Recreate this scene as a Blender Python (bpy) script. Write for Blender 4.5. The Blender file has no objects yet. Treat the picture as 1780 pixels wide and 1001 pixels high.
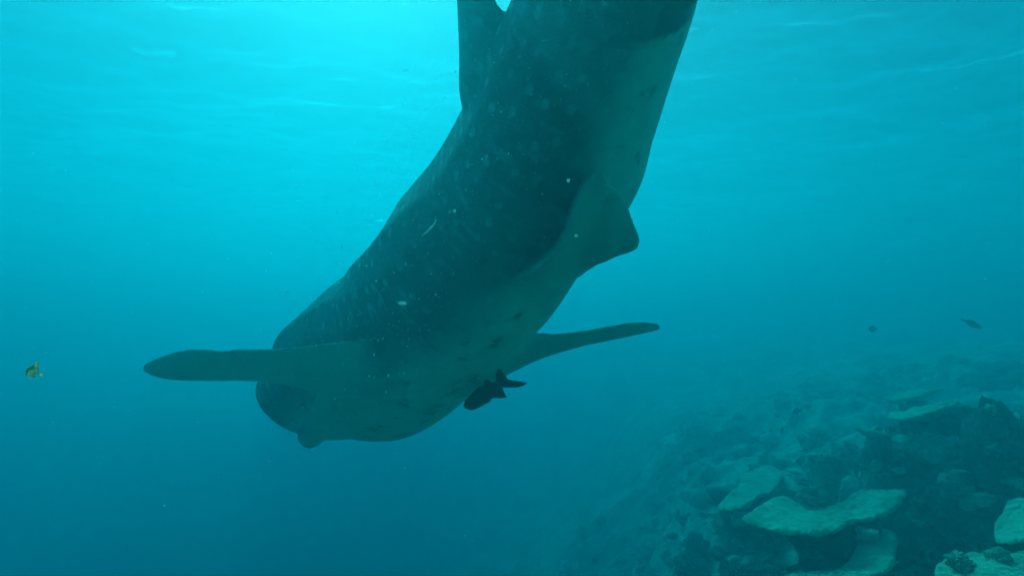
import bpy, bmesh, math, random
import numpy as np
from mathutils import Vector, Matrix

# ------------------------------------------------------------------ camera, sky, sun, exposure
SC = bpy.context.scene
COL = SC.collection
PITCH = math.radians(5.0)
FPX = 1060.0                      # focal length in pixels of a 1780 px wide frame
cam_d = bpy.data.cameras.new('camera')
cam_d.sensor_width = 36.0
cam_d.lens = 36.0 * FPX / 1780.0
cam_d.clip_start = 0.02
cam_d.clip_end = 2000.0
cam = bpy.data.objects.new('camera', cam_d)
cam.location = (0, 0, 0)
cam.rotation_euler = (math.radians(90) + PITCH, 0, 0)
COL.objects.link(cam)
SC.camera = cam

SUN_EL = math.radians(43.0)
SUN_AZ = math.radians(-14.0)      # measured from +Y, negative = to the left of the view
world = bpy.data.worlds.new('World')
SC.world = world
world.use_nodes = True
wn = world.node_tree
bg = wn.nodes['Background']
sky = wn.nodes.new('ShaderNodeTexSky')
sky.sky_type = 'NISHITA'
sky.sun_disc = False
sky.sun_elevation = SUN_EL
sky.sun_rotation = SUN_AZ
wn.links.new(sky.outputs['Color'], bg.inputs['Color'])
bg.inputs['Strength'].default_value = 0.11

sun_d = bpy.data.lights.new('sun', 'SUN')
sun_d.energy = 4.5
sun_d.angle = math.radians(0.5)
sun_d.color = (1.0, 0.96, 0.9)
sun = bpy.data.objects.new('sun', sun_d)
to_sun = Vector((math.sin(SUN_AZ) * math.cos(SUN_EL), math.cos(SUN_AZ) * math.cos(SUN_EL), math.sin(SUN_EL)))
sun.rotation_euler = (-to_sun).to_track_quat('-Z', 'Y').to_euler()
sun.location = to_sun * 60
COL.objects.link(sun)

SC.view_settings.view_transform = 'Standard'
SC.view_settings.look = 'None'
SC.view_settings.gamma = 1.0
SC.view_settings.exposure = 0.45
cy = SC.cycles
cy.max_bounces = 8
cy.volume_bounces = 4
cy.transparent_max_bounces = 16
cy.sample_clamp_indirect = 4.0
cy.blur_glossy = 1.0
cy.use_denoising = True

# ------------------------------------------------------------------ helpers
CP, SP = math.cos(PITCH), math.sin(PITCH)
RIGHT = np.array((1.0, 0, 0)); UP = np.array((0, -SP, CP)); FWD = np.array((0, CP, SP))


def P(px, py, d):
    """a point seen at that place of the photograph, d metres ahead of the lens"""
    return d * (FWD + (px - 890.0) / FPX * RIGHT - (py - 500.5) / FPX * UP)


def unit(v):
    v = np.asarray(v, float)
    return v / max(np.linalg.norm(v), 1e-9)


def _hash(ix, iy, iz, seed):
    h = (ix.astype(np.int64) * 374761393 + iy.astype(np.int64) * 668265263 + iz.astype(np.int64) * 2147483647 + seed * 974711) & 0xFFFFFFFF
    h = ((h ^ (h >> 13)) * 1274126177) & 0xFFFFFFFF
    h = h ^ (h >> 16)
    return (h & 0xFFFFFF) / float(0xFFFFFF)


def vnoise(x, y, z=None, seed=0):
    x = np.asarray(x, float); y = np.asarray(y, float)
    z = np.zeros_like(x) if z is None else np.asarray(z, float)
    ix, iy, iz = np.floor(x), np.floor(y), np.floor(z)
    fx, fy, fz = x - ix, y - iy, z - iz
    fx = fx * fx * fx * (fx * (fx * 6 - 15) + 10)
    fy = fy * fy * fy * (fy * (fy * 6 - 15) + 10)
    fz = fz * fz * fz * (fz * (fz * 6 - 15) + 10)
    r = 0
    for dx in (0, 1):
        for dy in (0, 1):
            for dz in (0, 1):
                w = (fx if dx else 1 - fx) * (fy if dy else 1 - fy) * (fz if dz else 1 - fz)
                r = r + w * _hash(ix + dx, iy + dy, iz + dz, seed)
    return r * 2 - 1


def fbm(x, y, z=None, octaves=4, seed=0, gain=0.5):
    r = 0; a = 1.0; f = 1.0
    for o in range(octaves):
        r = r + a * vnoise(np.asarray(x) * f + 17.3 * o, np.asarray(y) * f - 9.1 * o, None if z is None else np.asarray(z) * f + 3.7 * o, seed + o)
        a *= gain; f *= 2.03
    return r


def sstep(e0, e1, x):
    t = np.clip((np.asarray(x, float) - e0) / (e1 - e0), 0, 1)
    return t * t * (3 - 2 * t)


def mesh_obj(name, verts, faces, mat=None, parent=None, smooth=True):
    me = bpy.data.meshes.new(name)
    me.from_pydata([tuple(map(float, v)) for v in verts], [], [tuple(map(int, f)) for f in faces])
    me.update()
    if smooth:
        me.polygons.foreach_set('use_smooth', [True] * len(me.polygons))
    if mat:
        me.materials.append(mat)
    o = bpy.data.objects.new(name, me)
    COL.objects.link(o)
    if parent is not None:
        o.parent = parent
    return o


def tag(o, label=None, cat=None, group=None, kind=None):
    if label: o['label'] = label
    if cat: o['category'] = cat
    if group: o['group'] = group
    if kind: o['kind'] = kind
    return o


def empty(name, loc):
    o = bpy.data.objects.new(name, None)
    o.location = tuple(map(float, loc))
    COL.objects.link(o)
    return o


def set_attr(me, name, values):
    at = me.attributes.new(name, 'FLOAT', 'POINT')
    at.data.foreach_set('value', np.asarray(values, np.float32))


def grid_faces(n, m):
    i = np.arange(n - 1)[:, None] * m + np.arange(m - 1)[None, :]
    i = i.ravel()
    return np.stack([i, i + 1, i + m + 1, i + m], 1)


def spread(a, b, step, far, grow=1.16):
    """coordinates dense from a to b, then ever wider out to +-far"""
    mid = list(np.arange(a, b + step * 0.5, step))
    s, lo = step, [a]
    while lo[-1] > -far:
        s *= grow; lo.append(lo[-1] - s)
    s, hi = step, [b]
    while hi[-1] < far:
        s *= grow; hi.append(hi[-1] + s)
    return np.array(sorted(lo[1:]) + mid + hi[1:])


# ------------------------------------------------------------------ materials
class NT:
    def __init__(self, name):
        self.m = bpy.data.materials.new(name)
        self.m.use_nodes = True
        self.t = self.m.node_tree
        self.b = self.t.nodes['Principled BSDF']
        self.out = self.t.nodes['Material Output']

    def n(self, kind, **kw):
        nd = self.t.nodes.new(kind)
        for k, v in kw.items():
            if hasattr(nd, k): setattr(nd, k, v)
            else: nd.inputs[k.replace('_', ' ')].default_value = v
        return nd

    def l(self, a, b): self.t.links.new(a, b)

    def attr(self, name):
        return self.n('ShaderNodeAttribute', attribute_name=name).outputs['Fac']

    def math(self, op, a, b=None, clamp=False):
        nd = self.n('ShaderNodeMath', operation=op, use_clamp=clamp)
        for i, v in enumerate((a, b)):
            if v is None: continue
            if isinstance(v, (int, float)): nd.inputs[i].default_value = v
            else: self.l(v, nd.inputs[i])
        return nd.outputs[0]

    def ramp(self, fac, stops):
        nd = self.n('ShaderNodeValToRGB')
        e = nd.color_ramp.elements
        while len(e) < len(stops): e.new(0.5)
        for q, (p, c) in zip(e, stops):
            q.position = p; q.color = c if len(c) == 4 else (*c, 1)
        self.l(fac, nd.inputs['Fac'])
        return nd.outputs['Color']

    def mix(self, fac, a, b, blend='MIX'):
        nd = self.n('ShaderNodeMix', data_type='RGBA', blend_type=blend)
        for sock, v in ((nd.inputs[0], fac), (nd.inputs[6], a), (nd.inputs[7], b)):
            if isinstance(v, (int, float)): sock.default_value = v
            elif isinstance(v, tuple): sock.default_value = v if len(v) == 4 else (*v, 1)
            else: self.l(v, sock)
        return nd.outputs[2]

    def noise(self, scale, detail=4, rough=0.55, vec=None):
        nd = self.n('ShaderNodeTexNoise')
        nd.inputs['Scale'].default_value = scale
        nd.inputs['Detail'].default_value = detail
        nd.inputs['Roughness'].default_value = rough
        if vec is not None: self.l(vec, nd.inputs['Vector'])
        return nd.outputs['Fac']

    def geo(self):
        return self.n('ShaderNodeNewGeometry').outputs['Position']

    def bump(self, h, strength, dist):
        nd = self.n('ShaderNodeBump')
        nd.inputs['Strength'].default_value = strength
        nd.inputs['Distance'].default_value = dist
        self.l(h, nd.inputs['Height'])
        self.l(nd.outputs['Normal'], self.b.inputs['Normal'])


def coral_mat(name, dark, mid, light, scale=6.0, bump=0.6, bscale=45.0):
    t = NT(name)
    g = t.geo()
    n1 = t.noise(scale, 6, 0.6, g)
    n2 = t.noise(scale * 5.3, 4, 0.6, g)
    f = t.math('ADD', t.math('MULTIPLY', n1, 0.65), t.math('MULTIPLY', n2, 0.35))
    c = t.ramp(f, [(0.30, dark), (0.5, mid), (0.68, light)])
    t.l(c, t.b.inputs['Base Color'])
    t.b.inputs['Roughness'].default_value = 0.9
    t.b.inputs['Specular IOR Level'].default_value = 0.1
    t.bump(t.noise(bscale, 4, 0.65, g), bump, 0.03)
    return t.m


M_BED = coral_mat('reef_bed', (0.04, 0.045, 0.035), (0.34, 0.36, 0.26), (0.68, 0.70, 0.50), 1.3, 1.0, 22.0)


def plate_mat():
    t = NT('plate_coral')
    tc = t.n('ShaderNodeTexCoord').outputs['Object']
    g = t.geo()
    n1 = t.noise(3.0, 6, 0.65, g); n2 = t.noise(24.0, 4, 0.65, g)
    f = t.math('ADD', t.math('MULTIPLY', n1, 0.7), t.math('MULTIPLY', n2, 0.3))
    c = t.ramp(f, [(0.32, (0.20, 0.22, 0.15)), (0.45, (0.46, 0.48, 0.33)), (0.70, (0.62, 0.64, 0.45))])
    ring = t.n('ShaderNodeTexWave', wave_type='RINGS', rings_direction='Z')
    ring.inputs['Scale'].default_value = 3.2; ring.inputs['Distortion'].default_value = 3.0; ring.inputs['Detail'].default_value = 3.0
    t.l(tc, ring.inputs['Vector'])
    c = t.mix(t.math('MULTIPLY', ring.outputs['Fac'], 0.15), c, (0.35, 0.37, 0.26))
    t.l(c, t.b.inputs['Base Color'])
    t.b.inputs['Roughness'].default_value = 0.9
    t.b.inputs['Specular IOR Level'].default_value = 0.1
    t.bump(t.math('ADD', t.noise(38.0, 4, 0.7, g), t.math('MULTIPLY', ring.outputs['Fac'], 0.4)), 1.0, 0.03)
    return t.m


M_PLATE = plate_mat()
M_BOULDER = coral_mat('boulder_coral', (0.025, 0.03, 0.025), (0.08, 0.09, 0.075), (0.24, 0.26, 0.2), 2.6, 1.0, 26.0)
M_BRANCH = coral_mat('branching_coral', (0.24, 0.26, 0.19), (0.42, 0.44, 0.32), (0.6, 0.62, 0.46), 9.0, 0.5, 70.0)
M_LEAFY = coral_mat('leafy_coral', (0.10, 0.12, 0.10), (0.22, 0.25, 0.19), (0.42, 0.45, 0.35), 7.0, 0.5, 50.0)
M_RUBBLE = coral_mat('rubble', (0.05, 0.06, 0.045), (0.34, 0.36, 0.26), (0.70, 0.72, 0.52), 2.2, 0.8, 40.0)


def shark_mat():
    t = NT('shark_skin')
    belly = t.attr('belly'); su = t.attr('su'); sv = t.attr('sv')
    cb = t.n('ShaderNodeCombineXYZ')
    t.l(su, cb.inputs[0]); t.l(sv, cb.inputs[1])
    vec = cb.outputs[0]
    g = t.geo()
    # countershading, plus the shade painted at the tail stalk and pelvic rim
    mottle = t.noise(2.6, 5, 0.6, g)
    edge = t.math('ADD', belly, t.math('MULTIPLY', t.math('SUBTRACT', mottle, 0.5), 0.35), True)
    # pale spots of the back, in rows
    mp = t.n('ShaderNodeMapping'); t.l(vec, mp.inputs['Vector']); mp.inputs['Scale'].default_value = (6.8, 6.2, 1)
    vo = t.n('ShaderNodeTexVoronoi', voronoi_dimensions='2D', feature='F1'); vo.inputs['Scale'].default_value = 1.0
    vo.inputs['Randomness'].default_value = 0.55
    t.l(mp.outputs[0], vo.inputs['Vector'])
    spot = t.ramp(vo.outputs['Distance'], [(0.09, (1, 1, 1)), (0.2, (0, 0, 0))])
    # transverse bars between the rows of spots
    mp2 = t.n('ShaderNodeMapping'); t.l(vec, mp2.inputs['Vector']); mp2.inputs['Scale'].default_value = (9.0, 2.0, 1)
    vo2 = t.n('ShaderNodeTexVoronoi', voronoi_dimensions='2D', feature='F1'); vo2.inputs['Randomness'].default_value = 0.7
    vo2.inputs['Scale'].default_value = 1.0
    t.l(mp2.outputs[0], vo2.inputs['Vector'])
    bar = t.ramp(vo2.outputs['Distance'], [(0.05, (1, 1, 1)), (0.22, (0, 0, 0))])
    patch = t.ramp(t.noise(1.9, 3, 0.5, g), [(0.42, (0, 0, 0)), (0.62, (1, 1, 1))])
    marks = t.math('MULTIPLY', t.math('MAXIMUM', spot, t.math('MULTIPLY', bar, 0.7)), t.math('ADD', t.math('MULTIPLY', patch, 0.7), 0.3))
    marks = t.math('MULTIPLY', marks, t.math('SUBTRACT', 1.0, edge, True), True)
    marks = t.math('MULTIPLY', marks, t.attr('spots'), True)
    fine = t.noise(22.0, 5, 0.7, g)
    back = t.ramp(fine, [(0.3, (0.05, 0.064, 0.07)), (0.7, (0.09, 0.112, 0.118))])
    back = t.mix(marks, back, (0.46, 0.50, 0.46))
    # blotches of the belly
    bl = t.noise(7.5, 4, 0.6, g)
    blot = t.ramp(bl, [(0.30, (0.13, 0.15, 0.13)), (0.41, (0.55, 0.60, 0.46)), (0.75, (0.65, 0.69, 0.54))])
    blot = t.mix(t.attr('fin'), blot, (0.5, 0.55, 0.43))
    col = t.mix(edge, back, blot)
    # scratches and grime
    scr = t.n('ShaderNodeTexWave', wave_type='BANDS'); scr.inputs['Scale'].default_value = 1.3
    scr.inputs['Distortion'].default_value = 9.0; scr.inputs['Detail'].default_value = 4.0
    t.l(g, scr.inputs['Vector'])
    sm = t.ramp(scr.outputs['Fac'], [(0.975, (0, 0, 0)), (1.0, (0.10, 0.10, 0.10))])
    col = t.mix(sm, col, (0.2, 0.22, 0.2))
    t.l(col, t.b.inputs['Base Color'])
    t.b.inputs['Roughness'].default_value = 0.55
    t.b.inputs['Specular IOR Level'].default_value = 0.25
    t.bump(t.noise(60.0, 4, 0.6, g), 0.25, 0.01)
    return t.m


M_SHARK = shark_mat()


def plain(name, col, rough=0.6, spec=0.3, scale=None, col2=None):
    t = NT(name)
    if col2:
        t.l(t.ramp(t.noise(scale, 4, 0.6, t.geo()), [(0.35, col), (0.65, col2)]), t.b.inputs['Base Color'])
    else:
        t.b.inputs['Base Color'].default_value = (*col, 1)
    t.b.inputs['Roughness'].default_value = rough
    t.b.inputs['Specular IOR Level'].default_value = spec
    return t.m


M_BLACKFISH = plain('black_fish_skin', (0.006, 0.008, 0.01), 0.6, 0.15, 30.0, (0.014, 0.017, 0.02))
M_GREYFISH = plain('grey_fish_skin', (0.03, 0.04, 0.045), 0.6, 0.2, 20.0, (0.06, 0.07, 0.075))
M_EYE = plain('fish_eye', (0.01, 0.01, 0.012), 0.2, 0.5)


def snow_mat():
    t = NT('marine_snow')
    t.b.inputs['Base Color'].default_value = (0.85, 0.88, 0.82, 1)
    t.b.inputs['Roughness'].default_value = 0.6
    tr = t.n('ShaderNodeBsdfTranslucent'); tr.inputs['Color'].default_value = (0.98, 0.98, 0.95, 1)
    mx = t.n('ShaderNodeMixShader'); mx.inputs[0].default_value = 0.55
    t.l(t.b.outputs[0], mx.inputs[1]); t.l(tr.outputs[0], mx.inputs[2])
    t.l(mx.outputs[0], t.out.inputs['Surface'])
    return t.m


M_SNOW = snow_mat()


def water_mat():
    t = NT('water_surface')
    t.t.nodes.remove(t.b)
    gl = t.n('ShaderNodeBsdfGlass'); gl.inputs['IOR'].default_value = 1.33; gl.inputs['Roughness'].default_value = 0.105
    tr = t.n('ShaderNodeBsdfTransparent'); tr.inputs['Color'].default_value = (0.95, 0.97, 0.98, 1)
    mx = t.n('ShaderNodeMixShader'); mx.inputs[0].default_value = 0.55
    t.l(tr.outputs[0], mx.inputs[1]); t.l(gl.outputs[0], mx.inputs[2])
    t.l(mx.outputs[0], t.out.inputs['Surface'])
    return t.m


# ------------------------------------------------------------------ sea surface
SURF_Z = 4.3
gx = spread(-20, 20, 0.1, 95); gy = spread(3, 28, 0.09, 95)
X, Y = np.meshgrid(gx, gy, indexing='xy')
fade = sstep(95, 60, np.hypot(X, Y))
wz = np.zeros_like(X)
rw = random.Random(4)
for lam, amp in ((7.0, .07), (5.1, .05), (3.3, .035), (2.2, .022), (1.6, .014)):
    a = math.radians(78 + rw.uniform(-28, 28)); ph = rw.uniform(0, 6.28)
    q = (X * math.cos(a) + Y * math.sin(a)) * 2 * math.pi / lam + ph + 1.4 * fbm(X / 6, Y / 6, octaves=2, seed=int(lam * 10))
    wz += amp * np.sin(q)
wz += 0.056 * fbm(X / 0.9, Y / 0.6, octaves=3, seed=36, gain=0.5) + 0.045 * fbm(X / 2.6, Y / 1.7, octaves=2, seed=79)
wz *= fade
sv = np.stack([X.ravel(), Y.ravel(), SURF_Z + wz.ravel()], 1)
wo = mesh_obj('water_surface', sv, grid_faces(len(gy), len(gx)), water_mat())
tag(wo, 'rippled bright sea surface seen from below', None, kind='structure')

# ------------------------------------------------------------------ reef slope
BX = [-120, -40, -20, -8, -3, 0.2, 1.75, 2.35, 2.85, 4, 5.4, 8, 10, 14, 30, 120]
BZ = [-26, -22, -17, -11, -7.2, -5.1, -3.6, -2.6, -1.95, -1.62, -1.32, -0.9, -0.6, -0.35, -0.1, 0.2]
_xs = np.linspace(-120, 120, 2401)
_zs = np.interp(_xs, BX, BZ)
_k = np.ones(15) / 15
_zs = np.convolve(np.pad(_zs, 7, mode='edge'), _k, mode='valid')


RS = 1.25      # the reef lies this much farther off than first measured


def ground_z(x, y):
    x = np.asarray(x, float) / RS; y = np.asarray(y, float) / RS
    z = np.interp(x - 0.10 * (y - 6), _xs, _zs)
    z = z + 0.38 * fbm(x / 1.9, y / 1.9, octaves=2, seed=11)
    rid = 1 - np.abs(fbm(x / 0.75, y / 0.75, octaves=3, seed=12))
    z = z + 0.20 * (rid - 0.6)
    z = z + 0.07 * fbm(x / 0.22, y / 0.22, octaves=3, seed=13)
    return z * RS


gx = spread(0.5 * RS, 10.0 * RS, 0.055 * RS, 95); gy = spread(2.4 * RS, 13.5 * RS, 0.06 * RS, 95)
X, Y = np.meshgrid(gx, gy, indexing='xy')
Z = ground_z(X, Y)
bed = mesh_obj('seabed', np.stack([X.ravel(), Y.ravel(), Z.ravel()], 1), grid_faces(len(gy), len(gx)), M_BED)
tag(bed, 'reef slope of rubble and coral rock falling away into blue water', None, kind='structure')


def gz(x, y):
    return float(ground_z(np.array([x]), np.array([y]))[0])


# ------------------------------------------------------------------ water body
hz = 88.0
zb, zt = float(Z.min()) - 1.0, SURF_Z - 0.6
bv = [(-hz, -hz, zb), (hz, -hz, zb), (hz, hz, zb), (-hz, hz, zb), (-hz, -hz, zt), (hz, -hz, zt), (hz, hz, zt), (-hz, hz, zt)]
bf = [(0, 3, 2, 1), (4, 5, 6, 7), (0, 1, 5, 4), (1, 2, 6, 5), (2, 3, 7, 6), (3, 0, 4, 7)]
hm = bpy.data.materials.new('sea_water')
hm.use_nodes = True
ht = hm.node_tree
for nd in list(ht.nodes):
    if nd.type != 'OUTPUT_MATERIAL': ht.nodes.remove(nd)
ho = [nd for nd in ht.nodes if nd.type == 'OUTPUT_MATERIAL'][0]
pv = ht.nodes.new('ShaderNodeVolumePrincipled')
pv.inputs['Color'].default_value = (0.02, 0.56, 0.635, 1)
pv.inputs['Density'].default_value = 0.084
pv.inputs['Density Attribute'].default_value = ''
hm.cycles.homogeneous_volume = True
pv.inputs['Anisotropy'].default_value = 0.62
pv.inputs['Absorption Color'].default_value = (0, 0, 0, 1)
va = ht.nodes.new('ShaderNodeVolumeAbsorption')
va.inputs['Color'].default_value = (0, 0.97, 0.99, 1)
va.inputs['Density'].default_value = 0.38
ad = ht.nodes.new('ShaderNodeAddShader')
ht.links.new(pv.outputs[0], ad.inputs[0]); ht.links.new(va.outputs[0], ad.inputs[1])
ht.links.new(ad.outputs[0], ho.inputs['Volume'])
haze = mesh_obj('haze', bv, bf, hm, smooth=False)
tag(haze, 'hazy blue green sea water all around', None, kind='stuff')

# ------------------------------------------------------------------ whale shark
# left outline, right outline, distance of the axis, angle of the back, depth ratio
SEC = [
    # the tail, above the frame and nearer than the lens sees
    ('w', (0.62, 0.10, 3.05), 0.05, 8, 1.2),
    ('w', (0.56, 0.45, 2.75), 0.11, 8, 1.1),
    ('w', (0.46, 0.95, 2.25), 0.17, 8, 1.0),
    ((965, -190), (1290, -215), 1.78, -6, 1.0),
    ((918, -60), (1228, -60), 1.98, -6, 1.0),
    ((884, 40), (1194, 50), 2.18, -7, 1.0),
    ((818, 190), (1146, 205), 2.50, -10, 1.0),
    ((780, 263), (1118, 300), 2.74, -13, 1.0),
    ((726, 347), (1064, 378), 3.05, -16, 1.0),
    ((648, 434), (1000, 482), 3.42, -25, 0.96),
    ((605, 492), (918, 558), 3.85, -38, 0.90),
    ((572, 530), (890, 606), 4.25, -48, 0.86),
    ((506, 574), (846, 656), 4.65, -54, 0.80),
    ((443, 628), (780, 700), 5.05, -56, 0.64),
    ((430, 680), (680, 718), 5.45, -58, 0.52),
    ((464, 708), (606, 738), 5.75, -52, 0.5),
    ((492, 718), (556, 733), 5.88, -52, 0.4),
    ((515, 722), (536, 728), 5.92, -52, 0.3),
]


def crom(pts, n):
    pts = np.asarray(pts, float)
    out = []
    k = len(pts)
    for i in range(k - 1):
        p0, p1, p2, p3 = pts[max(i - 1, 0)], pts[i], pts[i + 1], pts[min(i + 2, k - 1)]
        for t in np.linspace(0, 1, n, endpoint=False):
            out.append(0.5 * ((2 * p1) + (p2 - p0) * t + (2 * p0 - 5 * p1 + 4 * p2 - p3) * t * t + (3 * p1 - p0 - 3 * p2 + p3) * t ** 3))
    out.append(pts[-1])
    return np.array(out)


ctr, half, angs, rat, wdir = [], [], [], [], []
for s in SEC:
    if s[0] == 'w':
        ctr.append(np.array(s[1])); half.append(s[2]); angs.append(s[3]); rat.append(s[4]); wdir.append(np.array((-1.0, 0.0, 0.1)))
    else:
        (lx, ly), (rx, ry), d, an, rt = s
        a, b = P(lx, ly, d), P(rx, ry, d)
        ctr.append((a + b) / 2); half.append(np.linalg.norm(a - b) / 2); angs.append(an); rat.append(rt); wdir.append(unit(a - b))
packed = crom(np.hstack([np.array(ctr), np.array(half)[:, None], np.array(angs)[:, None], np.array(rat)[:, None], np.array(wdir)]), 10)
C = packed[:, :3]; HA = packed[:, 3]; AN = np.radians(packed[:, 4]); RT = packed[:, 5]; WD = packed[:, 6:9]
N = len(C)
T = np.gradient(C, axis=0); T /= np.linalg.norm(T, axis=1)[:, None]
W = WD - (WD * T).sum(1)[:, None] * T; W /= np.linalg.norm(W, axis=1)[:, None]
V = np.cross(T, W)
for i in range(N):
    if np.dot(V[i], -C[i]) < 0: V[i] = -V[i]
# half width measured square to the axis
HA = HA * np.clip(np.abs((WD * W).sum(1)), 0.6, 1)
D = np.cos(AN)[:, None] * W + np.sin(AN)[:, None] * V
S = -np.sin(AN)[:, None] * W + np.cos(AN)[:, None] * V
ARC = np.concatenate([[0], np.cumsum(np.linalg.norm(np.diff(C, axis=0), axis=1))])
MR = 96
th = np.linspace(0, 2 * np.pi, MR, endpoint=False)
bv, bf = [], []
for i in range(N):
    rel = np.degrees((th - AN[i] + np.pi) % (2 * np.pi) - np.pi)     # 0 at the back, +-180 at the belly
    k = np.ones(MR)
    amp = 0.028 * float(sstep(0.6, 2.0, ARC[i]) * sstep(ARC[-1] - 0.5, ARC[-1] - 1.6, ARC[i]))
    for c0, w0, a0 in ((0, 6, 1.2), (30, 5, 1.0), (-30, 5, 1.0), (56, 4.5, 0.9), (-56, 4.5, 0.9), (80, 4, 0.7), (-80, 4, 0.7)):
        k += amp * a0 * np.exp(-((rel - c0) / w0) ** 2)
    # gill slits
    for gq in range(5):
        g0 = ARC[-1] - 2.05 + gq * 0.13
        k -= 0.03 * math.exp(-((ARC[i] - g0) / 0.03) ** 2) * sstep(25, 40, np.abs(rel)) * sstep(100, 85, np.abs(rel))
    ring = C[i] + (HA[i] * k * np.cos(th))[:, None] * W[i] + (HA[i] * RT[i] * k * np.sin(th))[:, None] * V[i]
    bv.append(ring)
bv = np.vstack(bv)
for i in range(N - 1):
    for j in range(MR):
        j2 = (j + 1) % MR
        bf.append((i * MR + j, i * MR + j2, (i + 1) * MR + j2, (i + 1) * MR + j))
bf.append(tuple(range(MR - 1, -1, -1)))
bf.append(tuple((N - 1) * MR + j for j in range(MR)))


def fin(stations, K=12):
    """stations: (rear edge point, front edge point, greatest thickness); a closed wing"""
    st = crom([np.concatenate([a, b, [t]]) for a, b, t in stations], 8)
    vs, fs = [], []
    n = len(st)
    mids = (st[:, :3] + st[:, 3:6]) / 2
    span = np.gradient(mids, axis=0)
    for i in range(n):
        te, le, tk = st[i, :3], st[i, 3:6], st[i, 6]
        nr = unit(np.cross(span[i], le - te))
        c = np.linspace(0, 1, K)
        prof = 0.5 * tk * np.clip(np.sin(np.pi * c ** 1.35) ** 0.75, 0.0, 1) + 0.006
        mid = te + (le - te) * c[:, None]
        vs.append(np.vstack([mid + prof[:, None] * nr, (mid - prof[:, None] * nr)[::-1]]))
    m = 2 * K
    for i in range(n - 1):
        for j in range(m):
            j2 = (j + 1) % m
            fs.append((i * m + j, i * m + j2, (i + 1) * m + j2, (i + 1) * m + j))
    fs.append(tuple(range(m - 1, -1, -1)))
    fs.append(tuple((n - 1) * m + j for j in range(m)))
    return np.vstack(vs), fs


from mathutils.bvhtree import BVHTree
_bt = BVHTree.FromPolygons([tuple(map(float, v)) for v in bv], bf)


def surf(px, py):
    r = P(px, py, 1.0)
    h = _bt.ray_cast(Vector((0, 0, 0)), Vector(tuple(r)))
    return float(np.dot(np.array(h[0]), FWD)) if h[0] else None


def add(vf):
    global bv, bf
    o = len(bv)
    bv = np.vstack([bv, vf[0]])
    bf += [tuple(q + o for q in f) for f in vf[1]]


# pectoral fin of the near side (left in the picture): rear edge nearer and above, front edge farther and below
add(fin([
    (P(735, 590, 3.40), P(705, 690, 3.95), 0.16),
    (P(655, 586, 3.44), P(590, 690, 3.95), 0.15),
    (P(560, 598, 3.44), P(505, 669, 3.92), 0.11),
    (P(470, 607, 3.46), P(440, 660, 3.90), 0.085),
    (P(390, 609, 3.47), P(360, 660, 3.85), 0.07),
    (P(325, 608, 3.48), P(298, 659, 3.78), 0.06),
    (P(280, 620, 3.52), P(266, 652, 3.70), 0.045),
    (P(250, 634, 3.58), P(248, 642, 3.62), 0.03),
]))
# pectoral fin of the far side (right in the picture)
add(fin([
    (P(850, 575, 3.55), P(790, 690, 4.05), 0.22),
    (P(912, 574, 3.66), P(862, 652, 4.10), 0.16),
    (P(962, 581, 3.80), P(930, 622, 4.15), 0.09),
    (P(1020, 575, 3.86), P(1000, 600, 4.12), 0.07),
    (P(1080, 564, 3.90), P(1062, 588, 4.10), 0.06),
    (P(1120, 560, 3.92), P(1110, 579, 4.05), 0.045),
    (P(1149, 566, 3.95), P(1147, 571, 3.98), 0.03),
]))
# dorsal fin
add(fin([
    (P(905, 40, 2.26), P(825, 225, 2.60), 0.12),
    (P(880, 26, 2.26), P(803, 185, 2.58), 0.10),
    (P(862, -5, 2.24), P(801, 110, 2.56), 0.07),
    (P(845, -45, 2.20), P(798, 20, 2.50), 0.055),
    (P(826, -85, 2.18), P(795, -60, 2.40), 0.045),
    (P(800, -115, 2.16), P(795, -112, 2.24), 0.03),
]))
# pelvic fin of the near side
add(fin([
    (P(1030, 296, surf(1030, 296) - 0.01), P(905, 476, surf(905, 476) + 0.01), 0.05),
    (P(1036, 296, surf(1036, 296) - 0.08), P(925, 500, surf(925, 500) - 0.03), 0.10),
    (P(1052, 304, surf(1052, 304) - 0.10), P(985, 494, surf(985, 494) - 0.02), 0.12),
    (P(1072, 323, 2.30), P(1036, 463, 2.62), 0.10),
    (P(1087, 345, 2.36), P(1066, 448, 2.60), 0.07),
    (P(1101, 382, 2.42), P(1092, 440, 2.56), 0.05),
    (P(1113, 415, 2.48), P(1110, 431, 2.53), 0.035),
]))
# hanging corner of the lower jaw
add(fin([
    (P(600, 640, 4.15), P(562, 640, 4.22), 0.14),
    (P(584, 692, 4.17), P(550, 690, 4.26), 0.16),
    (P(570, 735, 4.22), P(529, 735, 4.34), 0.17),
    (P(567, 758, 4.20), P(522, 757, 4.32), 0.16),
    (P(558, 771, 4.24), P(530, 770, 4.32), 0.10),
    (P(547, 778, 4.28), P(538, 778, 4.31), 0.04),
]))
# tail fin, overhead
add(fin([
    (np.array((0.56, 0.50, 2.65)), np.array((0.54, 0.60, 2.62)), 0.07),
    (np.array((0.44, 0.05, 3.00)), np.array((0.44, 0.35, 2.98)), 0.06),
    (np.array((0.16, -0.35, 3.30)), np.array((0.18, -0.10, 3.30)), 0.05),
    (np.array((-0.10, -0.62, 3.50)), np.array((-0.09, -0.58, 3.50)), 0.03),
]))
add(fin([
    (np.array((0.60, 0.35, 2.80)), np.array((0.60, 0.50, 2.75)), 0.07),
    (np.array((0.80, 0.10, 2.82)), np.array((0.78, 0.30, 2.80)), 0.05),
    (np.array((1.02, -0.05, 2.80)), np.array((1.01, -0.01, 2.80)), 0.03),
]))

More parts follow.
